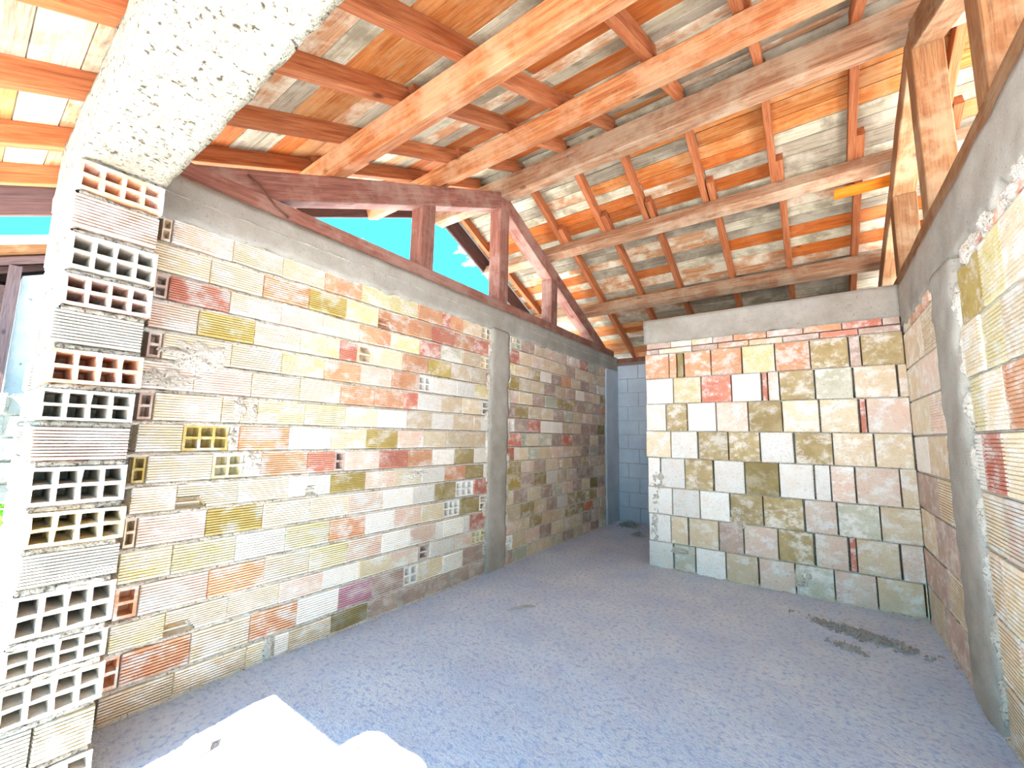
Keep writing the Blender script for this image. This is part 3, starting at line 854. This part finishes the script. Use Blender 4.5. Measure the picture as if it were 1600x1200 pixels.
# low stub of masonry at the threshold, its mortar top in the sun
st_ = empty('masonry_stub', (-.80, .55, 0)); tag(st_, 'low brick stub with a crumbling sunlit mortar top at the open threshold', 'masonry')
FS = Frame(0, -.69, 1)
for k in range(5):
    o = put_brick(FS, st_, 'rib' if k % 2 else 'H4', 'T', .42, .70, .152 * k + .004, .152 * k + .14, .215, 0)
    o.matrix_parent_inverse = Matrix.Translation(-st_.location)
    jb = MB(); jb.box(-.90, -.70, .43, .69, .152 * k + .138, .152 * k + .158); jo = jb.build('mortar_joint', M_MORTAR); jo.parent = st_; jo.matrix_parent_inverse = Matrix.Translation(-st_.location)
def cap():
    v = []; f = []; n = 26
    poly = lambda a: Vector((math.copysign(abs(math.cos(a)) ** .35, math.cos(a)) * .115, math.copysign(abs(math.sin(a)) ** .35, math.sin(a)) * .145))
    K = 60
    for (zz, s_) in ((.755, .97), (.775, 1.0), (.792, .97)):
        for k in range(K):
            p_ = poly(2 * math.pi * k / K) * s_ * (1 + .06 * fbm(k * .35, zz * 30, 3, 1, 3)); v.append((-.803 + p_.x, .560 + p_.y, zz + .008 * fbm(p_.x * 30, p_.y * 30, zz, 1, 3)))
    for r in range(1, 10):
        for k in range(K):
            p_ = poly(2 * math.pi * k / K) * .97 * (1 - r / 10); v.append((-.803 + p_.x, .560 + p_.y, .796 + .02 * fbm(p_.x * 25, p_.y * 25, 4, 1, 4)))
    L_ = 12
    for l in range(L_ - 1):
        for k in range(K): f.append((l * K + k, l * K + (k + 1) % K, (l + 1) * K + (k + 1) % K, (l + 1) * K + k))
    f.append(tuple((L_ - 1) * K + k for k in range(K))); f.append(tuple(range(K))[::-1])
    o = mesh_obj('mortar_cap', v, f, M_MORTAR, None); o.parent = st_; o.matrix_parent_inverse = Matrix.Translation(-st_.location)
    bm = bmesh.new(); bm.from_mesh(o.data); bmesh.ops.recalc_face_normals(bm, faces=bm.faces); bm.to_mesh(o.data); bm.free()
cap()
sh = MB(); sh.prism([(-.05, -.03), (.03, -.045), (.055, .0), (.03, .05), (.0, .02), (-.04, .03)], 2, 0, .05)
so = sh.build('brick_shard', BR['B']); so.location = (-2.43, .88, .004); so.rotation_euler = (0, 0, .6)
tag(so, 'small curved brick shard on the sunlit floor near the pier', 'shard')

# ---------------------------------------------------------------- outside, seen past the pier
nh = empty('neighbour_house', (-9.6, 1.0, -.2)); tag(nh, 'old white plastered house with a tiled eave behind the brick pier', 'house')
def ch(o, par=nh):
    o.parent = par; o.matrix_parent_inverse = Matrix.Translation(-par.location); return o
hw_ = MB(); hw_.prism([(.44, -.2), (5.5, -.2), (5.5, 3.2), (2.97, 4.75), (.44, 3.62)], 0, -12.5, -9.0); ch(hw_.build('wall', M_PLASTER))
for k, (ya, yb) in enumerate(((-.55, 2.97), (6.2, 2.97))):
    zf = lambda y: 5.05 - .44 * abs(y - 2.97)
    n = Vector((0, -.4 if ya < 2.97 else .4, .92)).normalized()
    ch(beam('roof_slab', (-10.7, ya, zf(ya)), (-10.7, yb, zf(yb)), 4.1, .06, n, W_TRUSS2, None, .004, 0))
    for i in range(12):
        x = -12.6 + i * .345
        ch(beam('roof_tile', (x + .17, ya - (.05 if ya < 2.97 else -.05), zf(ya) + .05), (x + .17, yb, zf(yb) + .05), .30, .09, n, M_TILE, None, .035, .006))
for i in range(6): ch(beam('rafter_tail', (-9.0 - i * .6, -.5, 3.38), (-9.0 - i * .6, 1.6, 4.32), .08, .1, (0, -.4, .9), W_DARK))
ch(beam('porch_post', (-8.95, .30, -.2), (-8.95, .30, 3.72), .12, .12, (0, 1, 0), W_DARK)); 
pb = MB(); pb.box(-12.4, -9.3, -.3, .44, -.2, 3.5); ch(pb.build('porch_wall', W_DARK))
sw = MB()
r3 = random.Random(8)
gw = empty('garden_wall', (-7.6, 0, -.2)); tag(gw, 'low grey rubble wall below the white house', 'wall')
core = MB(); core.box(-7.9, -7.55, -3, 3.0, -.2, 1.85); ch(core.build('wall_core', M_MORTAR), gw)
for r in range(8):
    u = -.6 - r3.uniform(0, .2)
    while u < 2.0:
        ln = r3.uniform(.22, .42); z = -.2 + r * .26
        s1 = MB(); jj = lambda: r3.uniform(-.02, .02)
        s1.prism([(u + .01, z + .01 + jj()), (u + ln - .02, z + jj() + .02), (u + ln - .01 + jj(), z + .24 + jj()), (u + .03 + jj(), z + .25 + jj())], 0, -7.6, -7.5 + jj())
        ch(s1.build('stone', M_STONE), gw); u += ln

m, t, b = newmat('leaf_green'); oi = t.nodes.new('ShaderNodeNewGeometry')
c_ = mix(t, oi.outputs['Random Per Island'], srgb(70, 140, 40), srgb(140, 190, 70)); t.links.new(c_, b.inputs['Base Color'])
M_LEAF = m
def bush(loc, rx, rz, n, seed, label):
    r4 = random.Random(seed); e = empty('leafy_bush', loc); tag(e, label, 'bush')
    mb = MB()
    for i in range(n):
        d = Vector((r4.gauss(0, 1), r4.gauss(0, 1), r4.gauss(0, 1))).normalized() * (.55 + .45 * r4.random())
        c = Vector((d.x * rx, d.y * rx, rz + d.z * rz)); s_ = r4.uniform(.03, .06)
        a = Vector((r4.gauss(0, 1), r4.gauss(0, 1), r4.gauss(0, 1))).normalized(); bb = a.orthogonal().normalized(); b0 = len(mb.v)
        mb.v += [tuple(c - a * s_ * 1.6), tuple(c + bb * s_ * .6), tuple(c + a * s_ * 1.6), tuple(c - bb * s_ * .6)]; mb.f.append((b0, b0 + 1, b0 + 2, b0 + 3))
    o = mesh_obj('foliage', mb.v, mb.f, M_LEAF, e); o['kind'] = 'stuff'
    st = MB()
    for i in range(7):
        a = r4.uniform(0, 6.28); st.prism([(-.01, -.01), (.01, -.01), (.01, .01), (-.01, .01)], 2, 0, 1.0)
        n0 = len(st.v) - 8
        for q in range(4, 8):
            x, y, z = st.v[n0 + q]; st.v[n0 + q] = (x + math.cos(a) * rx * .5, y + math.sin(a) * rx * .5, rz * 1.3)
    st.build('stems', W_DARK, e)
bush((-5.6, .02, -.2), .55, .62, 1900, 1, 'bright green bush growing at the foot of the garden wall')
bush((-6.4, -.9, -.2), .6, .5, 1500, 2, 'wide green bush on the open yard side of the garden wall')
